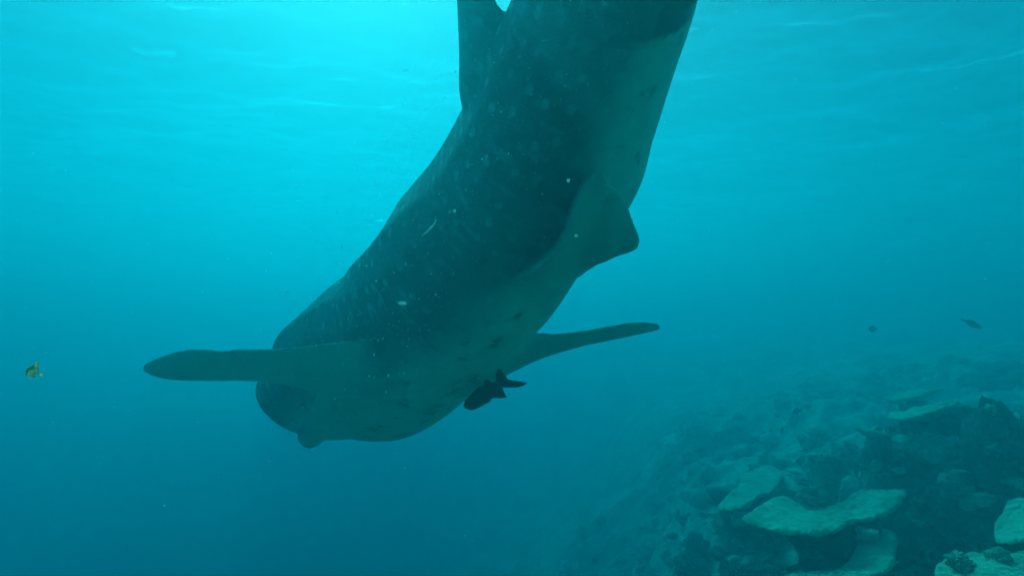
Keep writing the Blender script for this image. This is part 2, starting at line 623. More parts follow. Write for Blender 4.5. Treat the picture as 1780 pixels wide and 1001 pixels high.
raw = bpy.data.meshes.new('whale_shark_raw')
raw.from_pydata([tuple(map(float, v)) for v in bv], [], bf)
raw.update()
bm = bmesh.new(); bm.from_mesh(raw)
bmesh.ops.recalc_face_normals(bm, faces=bm.faces)
bm.to_mesh(raw); bm.free()
tmp = bpy.data.objects.new('whale_shark_raw', raw)
COL.objects.link(tmp)
md = tmp.modifiers.new('union', 'REMESH'); md.mode = 'VOXEL'; md.voxel_size = 0.016; md.use_smooth_shade = True
ms = tmp.modifiers.new('soften', 'SMOOTH'); ms.factor = 0.5; ms.iterations = 5
dg = bpy.context.evaluated_depsgraph_get()
sm = bpy.data.meshes.new_from_object(tmp.evaluated_get(dg))
bpy.data.objects.remove(tmp)
sm.name = 'whale_shark'
nv = len(sm.vertices)
co = np.empty(nv * 3, np.float32); sm.vertices.foreach_get('co', co); co = co.reshape(-1, 3).astype(float)
no = np.empty(nv * 3, np.float32); sm.vertices.foreach_get('normal', no); no = no.reshape(-1, 3).astype(float)
idx = np.empty(nv, int)
for s0 in range(0, nv, 8000):
    d2 = ((co[s0:s0 + 8000, None, :] - C[None]) ** 2).sum(2)
    idx[s0:s0 + 8000] = d2.argmin(1)
rel = co - C[idx]
rd = (rel * D[idx]).sum(1); rs = (rel * S[idx]).sum(1)
ang = np.degrees(np.arctan2(rs, rd))
rw_ = (rel * W[idx]).sum(1) / HA[idx]; rv_ = (rel * V[idx]).sum(1) / (HA[idx] * RT[idx])
rho = np.hypot(rw_, rv_)
tail_shade = 48 * sstep(2.72, 2.56, ARC[idx])          # shade round the tail stalk, painted on as dark skin
belly = sstep(0, 1, (np.abs(ang) - 86 - tail_shade) / (44 - 0.3 * tail_shade))
isfin = sstep(1.06, 1.22, rho)
under = sstep(0.15, -0.15, (no * D[idx]).sum(1))
finb = np.where(np.abs(ang) < 45, 0.0, under * 0.85)
pel = (ARC[idx] > 1.5) & (ARC[idx] < 4.2) & (np.abs(ang) > 80)
finb = np.where(pel, 0.8, finb)
belly = belly * (1 - isfin) + finb * isfin
# the fold of skin along the root of the near pelvic fin: a furrow on the flank side, a raised rim on the fin side
pr = co @ np.stack([RIGHT, UP, FWD]).T
qx = 890 + FPX * pr[:, 0] / pr[:, 2]; qy = 500.5 - FPX * pr[:, 1] / pr[:, 2]
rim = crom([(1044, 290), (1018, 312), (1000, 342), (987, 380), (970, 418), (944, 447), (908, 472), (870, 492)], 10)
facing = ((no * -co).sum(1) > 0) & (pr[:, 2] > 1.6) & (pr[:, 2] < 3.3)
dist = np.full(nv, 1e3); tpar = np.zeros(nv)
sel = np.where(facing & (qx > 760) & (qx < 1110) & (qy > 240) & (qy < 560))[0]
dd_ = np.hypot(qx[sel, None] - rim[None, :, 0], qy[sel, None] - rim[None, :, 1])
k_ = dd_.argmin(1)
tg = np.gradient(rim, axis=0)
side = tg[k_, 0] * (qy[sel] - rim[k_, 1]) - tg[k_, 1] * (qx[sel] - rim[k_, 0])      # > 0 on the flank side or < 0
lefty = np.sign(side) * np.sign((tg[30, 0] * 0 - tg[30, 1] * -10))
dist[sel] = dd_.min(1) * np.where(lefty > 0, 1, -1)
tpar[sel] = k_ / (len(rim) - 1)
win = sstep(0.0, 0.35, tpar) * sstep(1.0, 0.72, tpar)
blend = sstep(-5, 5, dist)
furrow = (blend * -0.15 * np.exp(-(np.clip(dist, 0, 900) / 52.0) ** 1.3) + (1 - blend) * 0.07 * np.exp(np.clip(dist, -900, 0) / 34.0)) * win
furrow[dist > 900] = 0
radial = unit(-P(985, 390, 1.0))[None] * np.ones((nv, 1))          # the fold stands straight out of the belly here
radial /= np.maximum(np.linalg.norm(radial, axis=1), 1e-6)[:, None]
co = co + radial * furrow[:, None]
ed_ = np.empty(len(sm.edges) * 2, np.int32); sm.edges.foreach_get('vertices', ed_); ed_ = ed_.reshape(-1, 2)
soft = (np.abs(dist) < 30)
for _ in range(2):
    acc = np.zeros_like(co); cn = np.zeros(nv)
    np.add.at(acc, ed_[:, 0], co[ed_[:, 1]]); np.add.at(acc, ed_[:, 1], co[ed_[:, 0]])
    np.add.at(cn, ed_[:, 0], 1); np.add.at(cn, ed_[:, 1], 1)
    co = np.where(soft[:, None], 0.5 * co + 0.5 * acc / np.maximum(cn, 1)[:, None], co)
sm.vertices.foreach_set('co', co.astype(np.float32).ravel())
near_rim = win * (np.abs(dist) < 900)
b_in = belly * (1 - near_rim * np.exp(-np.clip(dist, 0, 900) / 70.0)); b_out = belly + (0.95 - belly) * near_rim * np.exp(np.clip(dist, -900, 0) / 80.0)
belly = b_in * blend + b_out * (1 - blend)  # flank darkened beside the fin rim: the fold's shadow painted into the skin
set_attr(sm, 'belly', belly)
set_attr(sm, 'fin', np.maximum(isfin, near_rim * (dist < 0)))
set_attr(sm, 'spots', 0.3 + 0.7 * sstep(92, 55, np.abs(ang)))      # the pattern fades out down the flanks
set_attr(sm, 'su', ARC[idx] + (rel * T[idx]).sum(1))
set_attr(sm, 'sv', np.radians(ang) * 0.55)
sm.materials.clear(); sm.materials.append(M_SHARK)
sm.polygons.foreach_set('use_smooth', [True] * len(sm.polygons))
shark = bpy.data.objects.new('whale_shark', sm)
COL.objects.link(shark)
tag(shark, 'huge dark whale shark with pale belly and spread fins swimming down and away', 'whale shark')


# ------------------------------------------------------------------ fish
def fish(name, spine, fins, d, mat, thick=0.5, yaw=0.0, eye=None):
    """spine: (px, py, half height px) from snout to tail root; fins: outlines in pixels; built at its own distance, solid"""
    vs, fs = [], []
    sp = crom(spine, 5)
    K = 14
    a = np.linspace(0, 2 * np.pi, K, endpoint=False)
    tang = np.gradient(sp[:, :2], axis=0)
    for i, (x, y, h) in enumerate(sp):
        t = unit(tang[i]); nrm = np.array((-t[1], t[0]))
        for q in a:
            off = nrm * h * math.cos(q)
            p = P(x + off[0], y + off[1], d) - FWD * (h * thick * math.sin(q) * d / FPX)
            vs.append(p)
    n = len(sp)
    for i in range(n - 1):
        for j in range(K):
            j2 = (j + 1) % K
            fs.append((i * K + j, i * K + j2, (i + 1) * K + j2, (i + 1) * K + j))
    fs.append(tuple(range(K - 1, -1, -1))); fs.append(tuple((n - 1) * K + j for j in range(K)))
    hm_ = max(s[2] for s in spine)
    for poly in fins:
        o = len(vs); m = len(poly)
        cx = sum(p[0] for p in poly) / m; cyy = sum(p[1] for p in poly) / m
        e = 0.035 * hm_ * d / FPX
        for p in poly: vs.append(P(p[0], p[1], d) - FWD * e)
        for p in poly: vs.append(P(p[0], p[1], d) + FWD * e)
        vs.append(P(cx, cyy, d) - FWD * e * 3.0); vs.append(P(cx, cyy, d) + FWD * e * 3.0)
        for j in range(m):
            j2 = (j + 1) % m
            fs.append((o + j, o + j2, o + 2 * m)); fs.append((o + m + j2, o + m + j, o + 2 * m + 1))
            fs.append((o + j, o + m + j, o + m + j2, o + j2))
    vs = np.array(vs)
    base = vs.mean(0)
    vs = vs - base
    if yaw:
        R = np.array(Matrix.Rotation(yaw, 3, 'Z')); vs = vs @ R.T
    ob = mesh_obj(name, vs, fs, mat)
    bm = bmesh.new(); bm.from_mesh(ob.data); bmesh.ops.recalc_face_normals(bm, faces=bm.faces); bm.to_mesh(ob.data); bm.free()
    ob.location = tuple(map(float, base))
    if eye:
        ex, ey, er = eye
        bm = bmesh.new(); bmesh.ops.create_icosphere(bm, subdivisions=2, radius=er * d / FPX)
        me = bpy.data.meshes.new('eye'); bm.to_mesh(me); bm.free(); me.materials.append(M_EYE)
        eo = bpy.data.objects.new('eye', me); COL.objects.link(eo); eo.parent = ob
        hloc = min(sp, key=lambda s: (s[0] - ex) ** 2 + (s[1] - ey) ** 2)[2]
        off = P(ex, ey, d) - FWD * (hloc * thick * 0.8 * d / FPX) - base
        if yaw: off = R @ off
        eo.location = tuple(map(float, off))
    return ob


bf_ = fish('black_fish',
           [(808, 709, 1.5), (811, 706, 7), (818, 702, 11.5), (828, 695, 14), (838, 687, 15), (848, 679, 13.5), (857, 673, 9.5), (865, 668, 6), (871, 665, 4.5)],
           [[(862, 668), (862, 652), (864, 643), (868, 640), (872, 643), (876, 651), (881, 658), (889, 661.5), (902, 663), (917, 665), (910, 670), (900, 673), (885, 673.5), (872, 673)],
            [(832, 680), (839, 670), (842, 662), (845, 659.5), (850, 661), (854, 664), (858, 666), (862, 668), (850, 678)],
            [(842, 694), (852, 676), (866, 668), (873, 672), (876, 681), (881, 690.5), (870, 692), (858, 691.5), (850, 695)],
            [(809, 702), (807, 695), (812, 693.5), (816, 694), (822, 692)],
            [(838, 700), (846, 697), (856, 695.5), (848, 700), (840, 703)]],
           3.75, M_BLACKFISH, 0.45)
tag(bf_, 'black fork tailed fish swimming under the belly of the whale shark', 'fish')
f1 = fish('reef_fish',
          [(1707, 570, 0.8), (1703, 568.5, 3.2), (1696, 565.5, 5.2), (1688, 562, 5.4), (1681, 558.5, 3.4), (1677, 556.5, 1.6)],
          [[(1678, 558.5), (1671, 558), (1668, 552), (1674, 554), (1679, 555.5)], [(1700, 562), (1692, 557), (1684, 556), (1686, 560)], [(1688, 566), (1683, 566), (1680, 561)]],
          9.5, M_GREYFISH, 0.4)
tag(f1, 'dark slender fish hovering above the reef near the right edge', 'fish')
f2 = fish('reef_fish',
          [(1510.5, 572.5, 0.8), (1512, 572, 4), (1516, 571.5, 5.6), (1520, 571.5, 4), (1523, 571.5, 1.5)],
          [[(1522, 570), (1526, 568), (1526, 575), (1522, 573)], [(1513, 568), (1517, 564.5), (1521, 568)], [(1514, 575), (1518, 578.5), (1520, 575)]],
          12.5, M_GREYFISH, 0.5)
tag(f2, 'tiny round blurred fish, left of the slender one above the reef', 'fish')
f3 = fish('reef_fish',
          [(1377, 716, 0.7), (1379.5, 715.5, 3), (1384, 714.5, 4.6), (1388, 714, 3), (1391, 713.5, 1.2)],
          [[(1390, 712.5), (1394, 710), (1394, 717), (1390, 715)], [(1381, 711), (1385, 708), (1388, 711)]],
          10.5, M_GREYFISH, 0.5)
tag(f3, 'faint little fish low over the reef slope, lowest of the distant fish', 'fish')


def mottled_mat():
    t = NT('mottled_fish_skin')
    tc = t.n('ShaderNodeTexCoord')
    nz = t.noise(150.0, 2, 0.5, tc.outputs['Object'])
    c = t.ramp(nz, [(0.36, (0.06, 0.08, 0.02)), (0.44, (0.9, 0.6, 0.2)), (0.52, (1.0, 0.75, 0.55)), (0.6, (0.98, 0.97, 0.93))])
    t.l(c, t.b.inputs['Base Color'])
    t.b.inputs['Roughness'].default_value = 0.45
    tr = t.n('ShaderNodeBsdfTranslucent'); t.l(c, tr.inputs['Color'])
    mx = t.n('ShaderNodeMixShader'); mx.inputs[0].default_value = 0.7
    t.l(t.b.outputs[0], mx.inputs[1]); t.l(tr.outputs[0], mx.inputs[2]); t.l(mx.outputs[0], t.out.inputs['Surface'])
    return t.m


f4 = fish('mottled_fish',
          [(45, 653, 1.0), (47.5, 651, 5.0), (52, 647.5, 8.2), (57.5, 644.5, 8.8), (62.5, 644, 6.5), (66, 646.5, 3.2), (68, 649, 2)],
          [[(66, 646), (71, 649), (77, 651.5), (75, 655), (69, 655), (66, 651)],
           [(50, 640), (56, 636), (62, 630), (70, 627), (67, 634), (66, 641), (60, 640)],
           [(49, 654), (52, 660), (57, 656), (61, 656), (62, 650)]],
          0.75, mottled_mat(), 0.5, 0.0, (48.5, 650, 1.4))
tag(f4, 'tiny mottled yellow and white fish drifting alone in open water', 'fish')

# ------------------------------------------------------------------ corals
def PR(px, py, d):
    return P(px, py, d * RS)


def PG(px, py, lift=0.0):
    """where the line of sight meets the reef slope"""
    ds = np.arange(2.5, 24, 0.02)
    pts = ds[:, None] * P(px, py, 1.0)[None]
    hit = np.where(pts[:, 2] <= ground_z(pts[:, 0], pts[:, 1]))[0]
    p = pts[hit[0]] if len(hit) else pts[-1]
    return p + np.array((0, 0, lift))


def table_coral(label, ctr, rad, tilt=(0, 0), seed=0, thick=0.05, oval=1.0, turn=0.0, group=None, stalk=True):
    rad *= RS; thick *= RS
    root = empty('table_coral', ctr)
    nr, na = 34, 200
    aa = np.linspace(0, 2 * np.pi, na, endpoint=False)
    rr = rad * (1 + 0.20 * fbm(np.cos(aa) * 1.1, np.sin(aa) * 1.1, octaves=3, seed=seed) + 0.045 * vnoise(np.cos(aa) * 7, np.sin(aa) * 7, seed=seed + 5)
                + 0.02 * vnoise(aa * 24, aa * 0, seed=seed + 7))
    top, bot = [], []
    for i in range(1, nr + 1):
        q = i / nr
        x = rr * q * np.cos(aa); y = rr * q * np.sin(aa) * oval
        wav = 0.035 * rad * fbm(x * 1.6 / rad, y * 1.6 / rad, octaves=2, seed=seed + 2)
        bumpy = 0.014 * fbm(x * 11, y * 11, octaves=3, seed=seed + 3)
        z = wav + 0.10 * rad * q * q + bumpy
        th_ = thick * (1.0 - 0.75 * q) + 0.012
        top.append(np.stack([x, y, z], 1)); bot.append(np.stack([x * 0.985, y * 0.985, z - th_ - 0.02 * (1 - q)], 1))
    vs = [np.array([[0, 0, 0.0]])] + top + [np.array([[0, 0, -thick - 0.03]])] + bot
    vs = np.vstack(vs)
    o2 = 1 + nr * na
    fs = []
    for j in range(na):
        j2 = (j + 1) % na
        fs.append((0, 1 + j, 1 + j2)); fs.append((o2, o2 + 1 + j2, o2 + 1 + j))
        for i in range(nr - 1):
            a, b = 1 + i * na, 1 + (i + 1) * na
            fs.append((a + j, b + j, b + j2, a + j2))
            fs.append((o2 + a + j2, o2 + b + j2, o2 + b + j, o2 + a + j))
        a = 1 + (nr - 1) * na
        fs.append((a + j, o2 + a + j, o2 + a + j2, a + j2))
    R = Matrix.Rotation(tilt[0], 3, 'X') @ Matrix.Rotation(tilt[1], 3, 'Y') @ Matrix.Rotation(turn, 3, 'Z')
    vs = vs @ np.array(R).T
    mesh_obj('plate', vs, fs, M_PLATE, root)
    if stalk:
        drop = max(0.25, ctr[2] - gz(ctr[0], ctr[1]) + 0.25)
        n2, sv_, sf_ = 18, [], []
        for k in range(9):
            q = k / 8
            r_ = rad * (0.15 + 0.30 * (1 - q) ** 2.5 + 0.14 * q * q)
            for j in range(n2):
                a = 2 * math.pi * j / n2
                r2 = r_ * (1 + 0.16 * float(vnoise(np.array([math.cos(a) * 2 + k * .3]), np.array([math.sin(a) * 2]), seed=seed + 9)[0]))
                sv_.append((r2 * math.cos(a), r2 * math.sin(a), -thick * 0.6 - 0.03 * rad - q * drop))
        for k in range(8):
            for j in range(n2):
                j2 = (j + 1) % n2
                sf_.append((k * n2 + j, (k + 1) * n2 + j, (k + 1) * n2 + j2, k * n2 + j2))
        sf_.append(tuple(range(n2))); sf_.append(tuple(8 * n2 + j for j in range(n2 - 1, -1, -1)))
        mesh_obj('stalk', sv_, sf_, M_BOULDER, root)
    return tag(root, label, 'coral', group)


def PZ(px, py, z):
    """where a line of sight meets the level z"""
    return P(px, py, z / (SP - (py - 500.5) / FPX * CP))


def shelf_coral(label, outline, z, seed=0, thick=0.055, rise=0.0):
    """a broad table of coral with an uneven rounded rim on a stout stalk"""
    pts = np.array([PZ(a, b, z) for a, b in outline])
    ctr = pts.mean(0)
    root = empty('table_coral', ctr)
    cl = np.vstack([pts[-2:], pts, pts[:3]])
    cc = crom(cl, 20)[40:40 + 20 * len(pts)]
    na = len(cc)
    e = cc - ctr
    u = np.arange(na) / na * 2 * np.pi
    rr = 1 + 0.05 * fbm(e[:, 0] * 5, e[:, 1] * 5, octaves=4, seed=seed, gain=0.65) + 0.02 * vnoise(e[:, 0] * 34, e[:, 1] * 34, seed=seed + 1)
    e = e * rr[:, None]
    ext = float(np.abs(e[:, :2]).max())
    nr = 40
    rows = []
    qs = list(np.linspace(0.04, 0.94, nr - 4)) + [0.965, 0.985, 0.997, 1.0]
    for q in qs:
        x, y = e[:, 0] * q, e[:, 1] * q
        zz = 0.05 * fbm(x * 1.7, y * 1.7, octaves=2, seed=seed + 2) + 0.012 * fbm(x * 8, y * 8, octaves=3, seed=seed + 3) + 0.008 * fbm(x * 26, y * 26, octaves=2, seed=seed + 6) + rise * q * q
        zz = zz - thick * 0.55 * (max(0, q - 0.93) / 0.07) ** 2
        rows.append(np.stack([x, y, zz], 1))
    for q in [0.995, 0.97, 0.9, 0.75, 0.5, 0.25, 0.08]:
        x, y = e[:, 0] * q, e[:, 1] * q
        zz = 0.05 * fbm(x * 1.7, y * 1.7, octaves=2, seed=seed + 2) + rise * q * q - thick * (0.8 + 1.4 * (1 - q)) + 0.012 * fbm(x * 7, y * 7, octaves=2, seed=seed + 4)
        rows.append(np.stack([x, y, zz], 1))
    vs = np.vstack(rows)
    fs = []
    for i in range(len(rows) - 1):
        for j in range(na):
            j2 = (j + 1) % na
            fs.append((i * na + j, (i + 1) * na + j, (i + 1) * na + j2, i * na + j2))
    fs.append(tuple(range(na))); fs.append(tuple((len(rows) - 1) * na + j for j in range(na - 1, -1, -1)))
    ob = mesh_obj('plate', vs, fs, M_PLATE, root)
    bm = bmesh.new(); bm.from_mesh(ob.data); bmesh.ops.recalc_face_normals(bm, faces=bm.faces); bm.to_mesh(ob.data); bm.free()
    drop = max(0.3, ctr[2] - gz(ctr[0], ctr[1]) + 0.3)
    n2, sv_, sf_ = 18, [], []
    for k in range(9):
        q = k / 8
        r_ = ext * (0.16 + 0.25 * (1 - q) ** 2.5 + 0.16 * q * q)
        for j in range(n2):
            a = 2 * math.pi * j / n2
            r2 = r_ * (1 + 0.2 * float(vnoise(np.array([math.cos(a) * 2 + k * .4]), np.array([math.sin(a) * 2]), seed=seed + 9)[0]))
            sv_.append((r2 * math.cos(a), r2 * math.sin(a) * 0.7, -thick * 1.3 - q * drop))
    for k in range(8):
        for j in range(n2):
            j2 = (j + 1) % n2
            sf_.append((k * n2 + j, (k + 1) * n2 + j, (k + 1) * n2 + j2, k * n2 + j2))
    sf_.append(tuple(range(n2))); sf_.append(tuple(8 * n2 + j for j in range(n2 - 1, -1, -1)))
    mesh_obj('stalk', sv_, sf_, M_BOULDER, root)
    return tag(root, label, 'coral')


def ico(sub):
    bm = bmesh.new(); bmesh.ops.create_icosphere(bm, subdivisions=sub, radius=1.0)
    v = np.array([q.co[:] for q in bm.verts]); f = [tuple(x.index for x in q.verts) for q in bm.faces]
    bm.free()
    return v, f


ICO5, ICO4, ICO2, ICO1 = ico(6), ico(5), ico(3), ico(2)


def boulder_coral(label, ctr, size, seed=0, rough=0.25, mat=None, group=None, name='boulder_coral', big=False, rooted=True):
    ctr = np.array(ctr, float); size = list(size)
    if rooted:           # reaches down into the slope
        top = ctr[2] + size[2] * RS; low = min(ctr[2] - size[2] * RS, gz(ctr[0], ctr[1]) - 0.2)
        ctr[2] = (top + low) / 2; size[2] = (top - low) / 2 / RS
    v, f = ICO5 if big else ICO4
    n1 = fbm(v[:, 0] * 1.3, v[:, 1] * 1.3, v[:, 2] * 1.3, octaves=3, seed=seed)
    n2 = fbm(v[:, 0] * 4, v[:, 1] * 4, v[:, 2] * 4, octaves=4, seed=seed + 4)
    n3 = np.abs(fbm(v[:, 0] * 9, v[:, 1] * 9, v[:, 2] * 9, octaves=3, seed=seed + 8))
    r = 1 + rough * n1 + rough * 0.5 * n2 - 0.10 * n3
    w = v * r[:, None] * np.array(size) * RS
    o = mesh_obj(name, w, f, mat or M_BOULDER)
    o.location = tuple(map(float, ctr))
    return tag(o, label, 'coral', group)


def branching_coral(label, ctr, rad, n=90, seed=0, group=None, name='branching_coral', spread_=1.0, thick=0.03):
    r = random.Random(seed)
    rad *= RS; thick *= RS
    vs, fs = [], []

    def stick(a, b, r0, r1):
        a, b = np.array(a), np.array(b)
        t = unit(b - a); u = unit(np.cross(t, (0.3, 0.5, 0.8))); w = np.cross(t, u)
        o = len(vs)
        for c, rr in ((a, r0), ((a + b) / 2 + np.array([r.uniform(-1, 1) for _ in range(3)]) * r0 * 0.5, (r0 + r1) / 2), (b, r1)):
            for j in range(6):
                q = j * math.pi / 3
                vs.append(c + rr * (math.cos(q) * u + math.sin(q) * w))
        for k in (0, 6):
            for j in range(6):
                j2 = (j + 1) % 6
                fs.append((o + k + j, o + k + j2, o + k + 6 + j2, o + k + 6 + j))
        vs.append(b + t * r1 * 0.8)
        for j in range(6): fs.append((o + 12 + j, o + 12 + (j + 1) % 6, o + 18))

    for i in range(n):
        a = r.uniform(0, 2 * math.pi); el = math.radians(90 - abs(r.gauss(0, 38)))
        d = np.array((math.cos(a) * math.cos(el) * spread_, math.sin(a) * math.cos(el) * spread_, max(0.15, math.sin(el))))
        L = rad * r.uniform(0.55, 0.9)
        b = d * L * 0.55
        stick(d * rad * 0.05 - np.array((0, 0, 0.04)), b, thick * 1.2, thick)
        for k in range(r.randint(2, 4)):
            e = unit(d + np.array([r.uniform(-.65, .65) for _ in range(3)]) + np.array((0, 0, .25)))
            stick(b * r.uniform(0.75, 1.0), b + e * L * r.uniform(0.28, 0.5), thick, thick * 0.5)
    o = mesh_obj(name, np.array(vs), fs, M_BRANCH)
    o.location = tuple(map(float, ctr))
    return tag(o, label, 'coral', group)


def leafy_coral(label, ctr, rad, seed=0, n=9, group=None):
    """whorls of thin upright wavy blades"""
    r = random.Random(seed)
    rad *= RS
    root = empty('leafy_coral', ctr)
    for k in range(n):
        a0 = r.uniform(0, 2 * math.pi); wid = r.uniform(0.9, 1.7); h = rad * r.uniform(0.45, 0.8); r0 = rad * r.uniform(0.15, 0.55)
        vs, fs = [], []
        na, nh = 16, 6
        for side in (0, 1):
            for i in range(nh):
                q = i / (nh - 1)
                for j in range(na):
                    s_ = j / (na - 1)
                    a = a0 + (s_ - 0.5) * wid
                    wob = 0.07 * rad * math.sin(s_ * 14 + k) * q
                    rr_ = r0 + h * 0.65 * q ** 1.3 + wob + (0.022 if side else 0)
                    topz = h * (1 - 0.35 * (2 * s_ - 1) ** 2 + 0.07 * math.sin(s_ * 23 + k * 2))
                    vs.append((rr_ * math.cos(a), rr_ * math.sin(a), -0.06 + topz * q))
        m = na * nh
        for i in range(nh - 1):
            for j in range(na - 1):
                a = i * na + j
                fs.append((a, a + 1, a + na + 1, a + na)); fs.append((m + a + na, m + a + na + 1, m + a + 1, m + a))
        for j in range(na - 1):
            a = (nh - 1) * na + j
            fs.append((a, a + 1, m + a + 1, m + a))
        for i in range(nh - 1):
            for j in (0, na - 1):
                a = i * na + j
                fs.append((a, a + na, m + a + na, m + a))
        mesh_obj('blade', vs, fs, M_LEAFY, root)
    return tag(root, label, 'coral', group)


R_ = math.radians
shelf_coral('large pale table coral with a ragged edge shading a dark hollow in front',
            [(1290, 906), (1320, 918), (1354, 927), (1390, 926), (1425, 926), (1475, 911), (1502, 900), (1545, 882), (1578, 861), (1570, 847), (1535, 849), (1490, 861), (1440, 877), (1395, 876), (1360, 868), (1322, 884)], -1.66, 3)
shelf_coral('pale crescent of table coral at the bottom edge, in front of the dark hollow',
            [(1325, 1000), (1365, 990), (1400, 985), (1440, 982), (1462, 975), (1482, 960), (1505, 939), (1546, 922), (1560, 938), (1554, 968), (1521, 994), (1490, 1020), (1400, 1045), (1335, 1030)], -1.88, 8)
shelf_coral('smooth pale table coral farther down the slope, faded by haze',
            [(1250, 884), (1296, 875), (1325, 858), (1343, 845), (1360, 822), (1335, 810), (1296, 820), (1274, 850), (1258, 866)], -2.05, 13)
shelf_coral('pale table coral at the right edge above the corner shelf',
            [(1728, 902), (1742, 922), (1795, 928), (1830, 900), (1810, 876), (1775, 868), (1745, 878)], -1.32, 27)
shelf_coral('rough pale table coral filling the bottom right corner',
            [(1616, 988), (1640, 972), (1668, 970), (1700, 960), (1745, 958), (1800, 948), (1840, 980), (1830, 1020), (1700, 1035), (1630, 1025)], -1.36, 33)
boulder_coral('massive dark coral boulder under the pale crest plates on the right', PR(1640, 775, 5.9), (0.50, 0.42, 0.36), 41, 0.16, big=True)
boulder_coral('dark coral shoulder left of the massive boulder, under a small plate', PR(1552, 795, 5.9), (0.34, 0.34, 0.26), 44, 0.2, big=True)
boulder_coral('rounded dark coral head with a lit top at the rear rim of the large table', PZ(1412, 872, -1.78), (0.15, 0.13, 0.13), 52, 0.2, mat=M_RUBBLE, rooted=False)
boulder_coral('pale topped coral lump between the massive boulder and the large table', PR(1508, 835, 5.9), (0.22, 0.2, 0.16), 55, 0.3, mat=M_RUBBLE)
boulder_coral('light topped coral lump behind the large table, left of the shoulder', PR(1455, 812, 6.6), (0.26, 0.24, 0.18), 57, 0.3, mat=M_RUBBLE)
table_coral('thin plate coral jutting from the left shoulder of the big boulder', PR(1525, 752, 5.9), 0.22, (R_(0), R_(8)), 17, 0.04, 0.6, 0.2)
table_coral('thin ledge of plate coral behind the big boulder, half lost in haze', PR(1585, 690, 8.0), 0.40, (R_(-3), R_(-10)), 21, 0.05, 0.4, 0.1)
table_coral('pale thin plate coral capping the crest of the big boulder', PR(1612, 716, 5.85), 0.33, (R_(-1), R_(-13)), 43, 0.05, 0.5, 0.1, stalk=False)
table_coral('thin plate coral on the boulder crest, just right of the longer one', PR(1690, 708, 6.0), 0.24, (R_(-2), R_(5)), 45, 0.05, 0.5, 0.1, stalk=False)
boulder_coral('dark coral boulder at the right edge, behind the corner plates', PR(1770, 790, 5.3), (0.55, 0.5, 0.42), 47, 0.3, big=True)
boulder_coral('knobbly coral head below the plate on the far slope', PG(1310, 985), (0.24, 0.22, 0.2), 56, 0.3)
boulder_coral('lumpy coral head at the bottom edge, leftmost of the corals', PG(1215, 985), (0.26, 0.24, 0.22), 58, 0.3)
boulder_coral('hazy coral head on the far ridge at the right edge', PG(1755, 672), (0.7, 0.6, 0.4), 61, 0.3)
branching_coral('tangled branching coral behind the large table coral', PG(1478, 838), 0.34, 110, 71)
branching_coral('pale thicket of branching coral left of the big boulder', PG(1420, 790), 0.42, 120, 73)
branching_coral('branching coral on the bottom right shelf, left of its twin', PZ(1668, 988, -1.36), 0.09, 120, 75, thick=0.014)
branching_coral('branching coral on the bottom right shelf, nearer the picture corner', PZ(1738, 980, -1.36), 0.09, 120, 77, thick=0.014)
branching_coral('short branching coral low on the left of the slope', PG(1265, 930), 0.3, 100, 79)
leafy_coral('leafy coral of wavy blades on top of the dark boulder', PG(1738, 722), 0.32, 81, 8)
leafy_coral('leafy coral of wavy blades at the foot of the big boulder', PG(1690, 850), 0.26, 83, 8)
leafy_coral('leafy coral low at the bottom edge of the slope', PG(1370, 1000), 0.2, 85, 8)

# small coral lumps growing on slope, boulders and plates alike
bpy.context.view_layer.update()


def first_hit(px, py):
    ok, loc, nrm, _i, ob, _m = SC.ray_cast(bpy.context.evaluated_depsgraph_get(), Vector((0, 0, 0)), Vector(tuple(unit(P(px, py, 1.0)))))
    return (np.array(loc), np.array(nrm), ob) if ok else (None, None, None)


rl = random.Random(12)
lump_me = []
for k in range(7):
    v, f = ICO2 if k % 2 else ico(4)
    n1 = fbm(v[:, 0] * 1.5 + k * 7, v[:, 1] * 1.5, v[:, 2] * 1.5, octaves=2, seed=k + 200)
    n2 = np.abs(fbm(v[:, 0] * 4 + k, v[:, 1] * 4, v[:, 2] * 4, octaves=2, seed=k + 300))
    w = v * (1 + 0.35 * n1 - 0.35 * n2)[:, None] * np.array((1, 0.9, 0.75))
    me = bpy.data.meshes.new('coral_lump')
    me.from_pydata([tuple(map(float, q)) for q in w], [], f); me.update()
    me.polygons.foreach_set('use_smooth', [True] * len(me.polygons))
    me.materials.append((M_RUBBLE, M_BOULDER, M_BRANCH)[k % 3])
    lump_me.append(me)
spots = []
while len(spots) < 95:
    px = rl.uniform(1180, 1785); py = rl.uniform(655, 1005)
    if py < 1180 - 0.30 * px + 10 or py < 800 + (1400 - px) * 0.45: continue
    spots.append((px, py))
hits = [first_hit(*q) for q in spots]
for (px, py), (loc, nrm, hob) in zip(spots, hits):
    if loc is None or hob is None: continue
    if hob.name.startswith('plate'): continue
    dist_ = float(np.linalg.norm(loc))
    r = rl.uniform(5, 19) * dist_ / FPX
    km = rl.randrange(7)
    o = bpy.data.objects.new('coral_lump', lump_me[km])
    COL.objects.link(o)
    o.location = tuple(map(float, loc + nrm * r * 0.15))
    o.scale = (r * rl.uniform(0.9, 1.5), r * rl.uniform(0.9, 1.3), r * rl.uniform(0.7, 1.2))
    o.rotation_euler = (rl.uniform(-.3, .3), rl.uniform(-.3, .3), rl.uniform(0, 6.28))
    tone = ('pale', 'dark', 'dull')[km % 3]
    spot_ = ('on the dark boulders at the right' if hob.name.startswith('boulder') and px > 1480 else 'on the hazy far slope' if dist_ > 9.5 else
             'by the bottom edge of the slope' if py > 930 else 'in front of the right boulders' if px > 1560 else 'on the slope around the table corals')
    tag(o, '%s %s coral lump %s' % ('big' if r * FPX / dist_ > 12 else 'small', tone, spot_), 'coral', 'coral lumps on the reef')

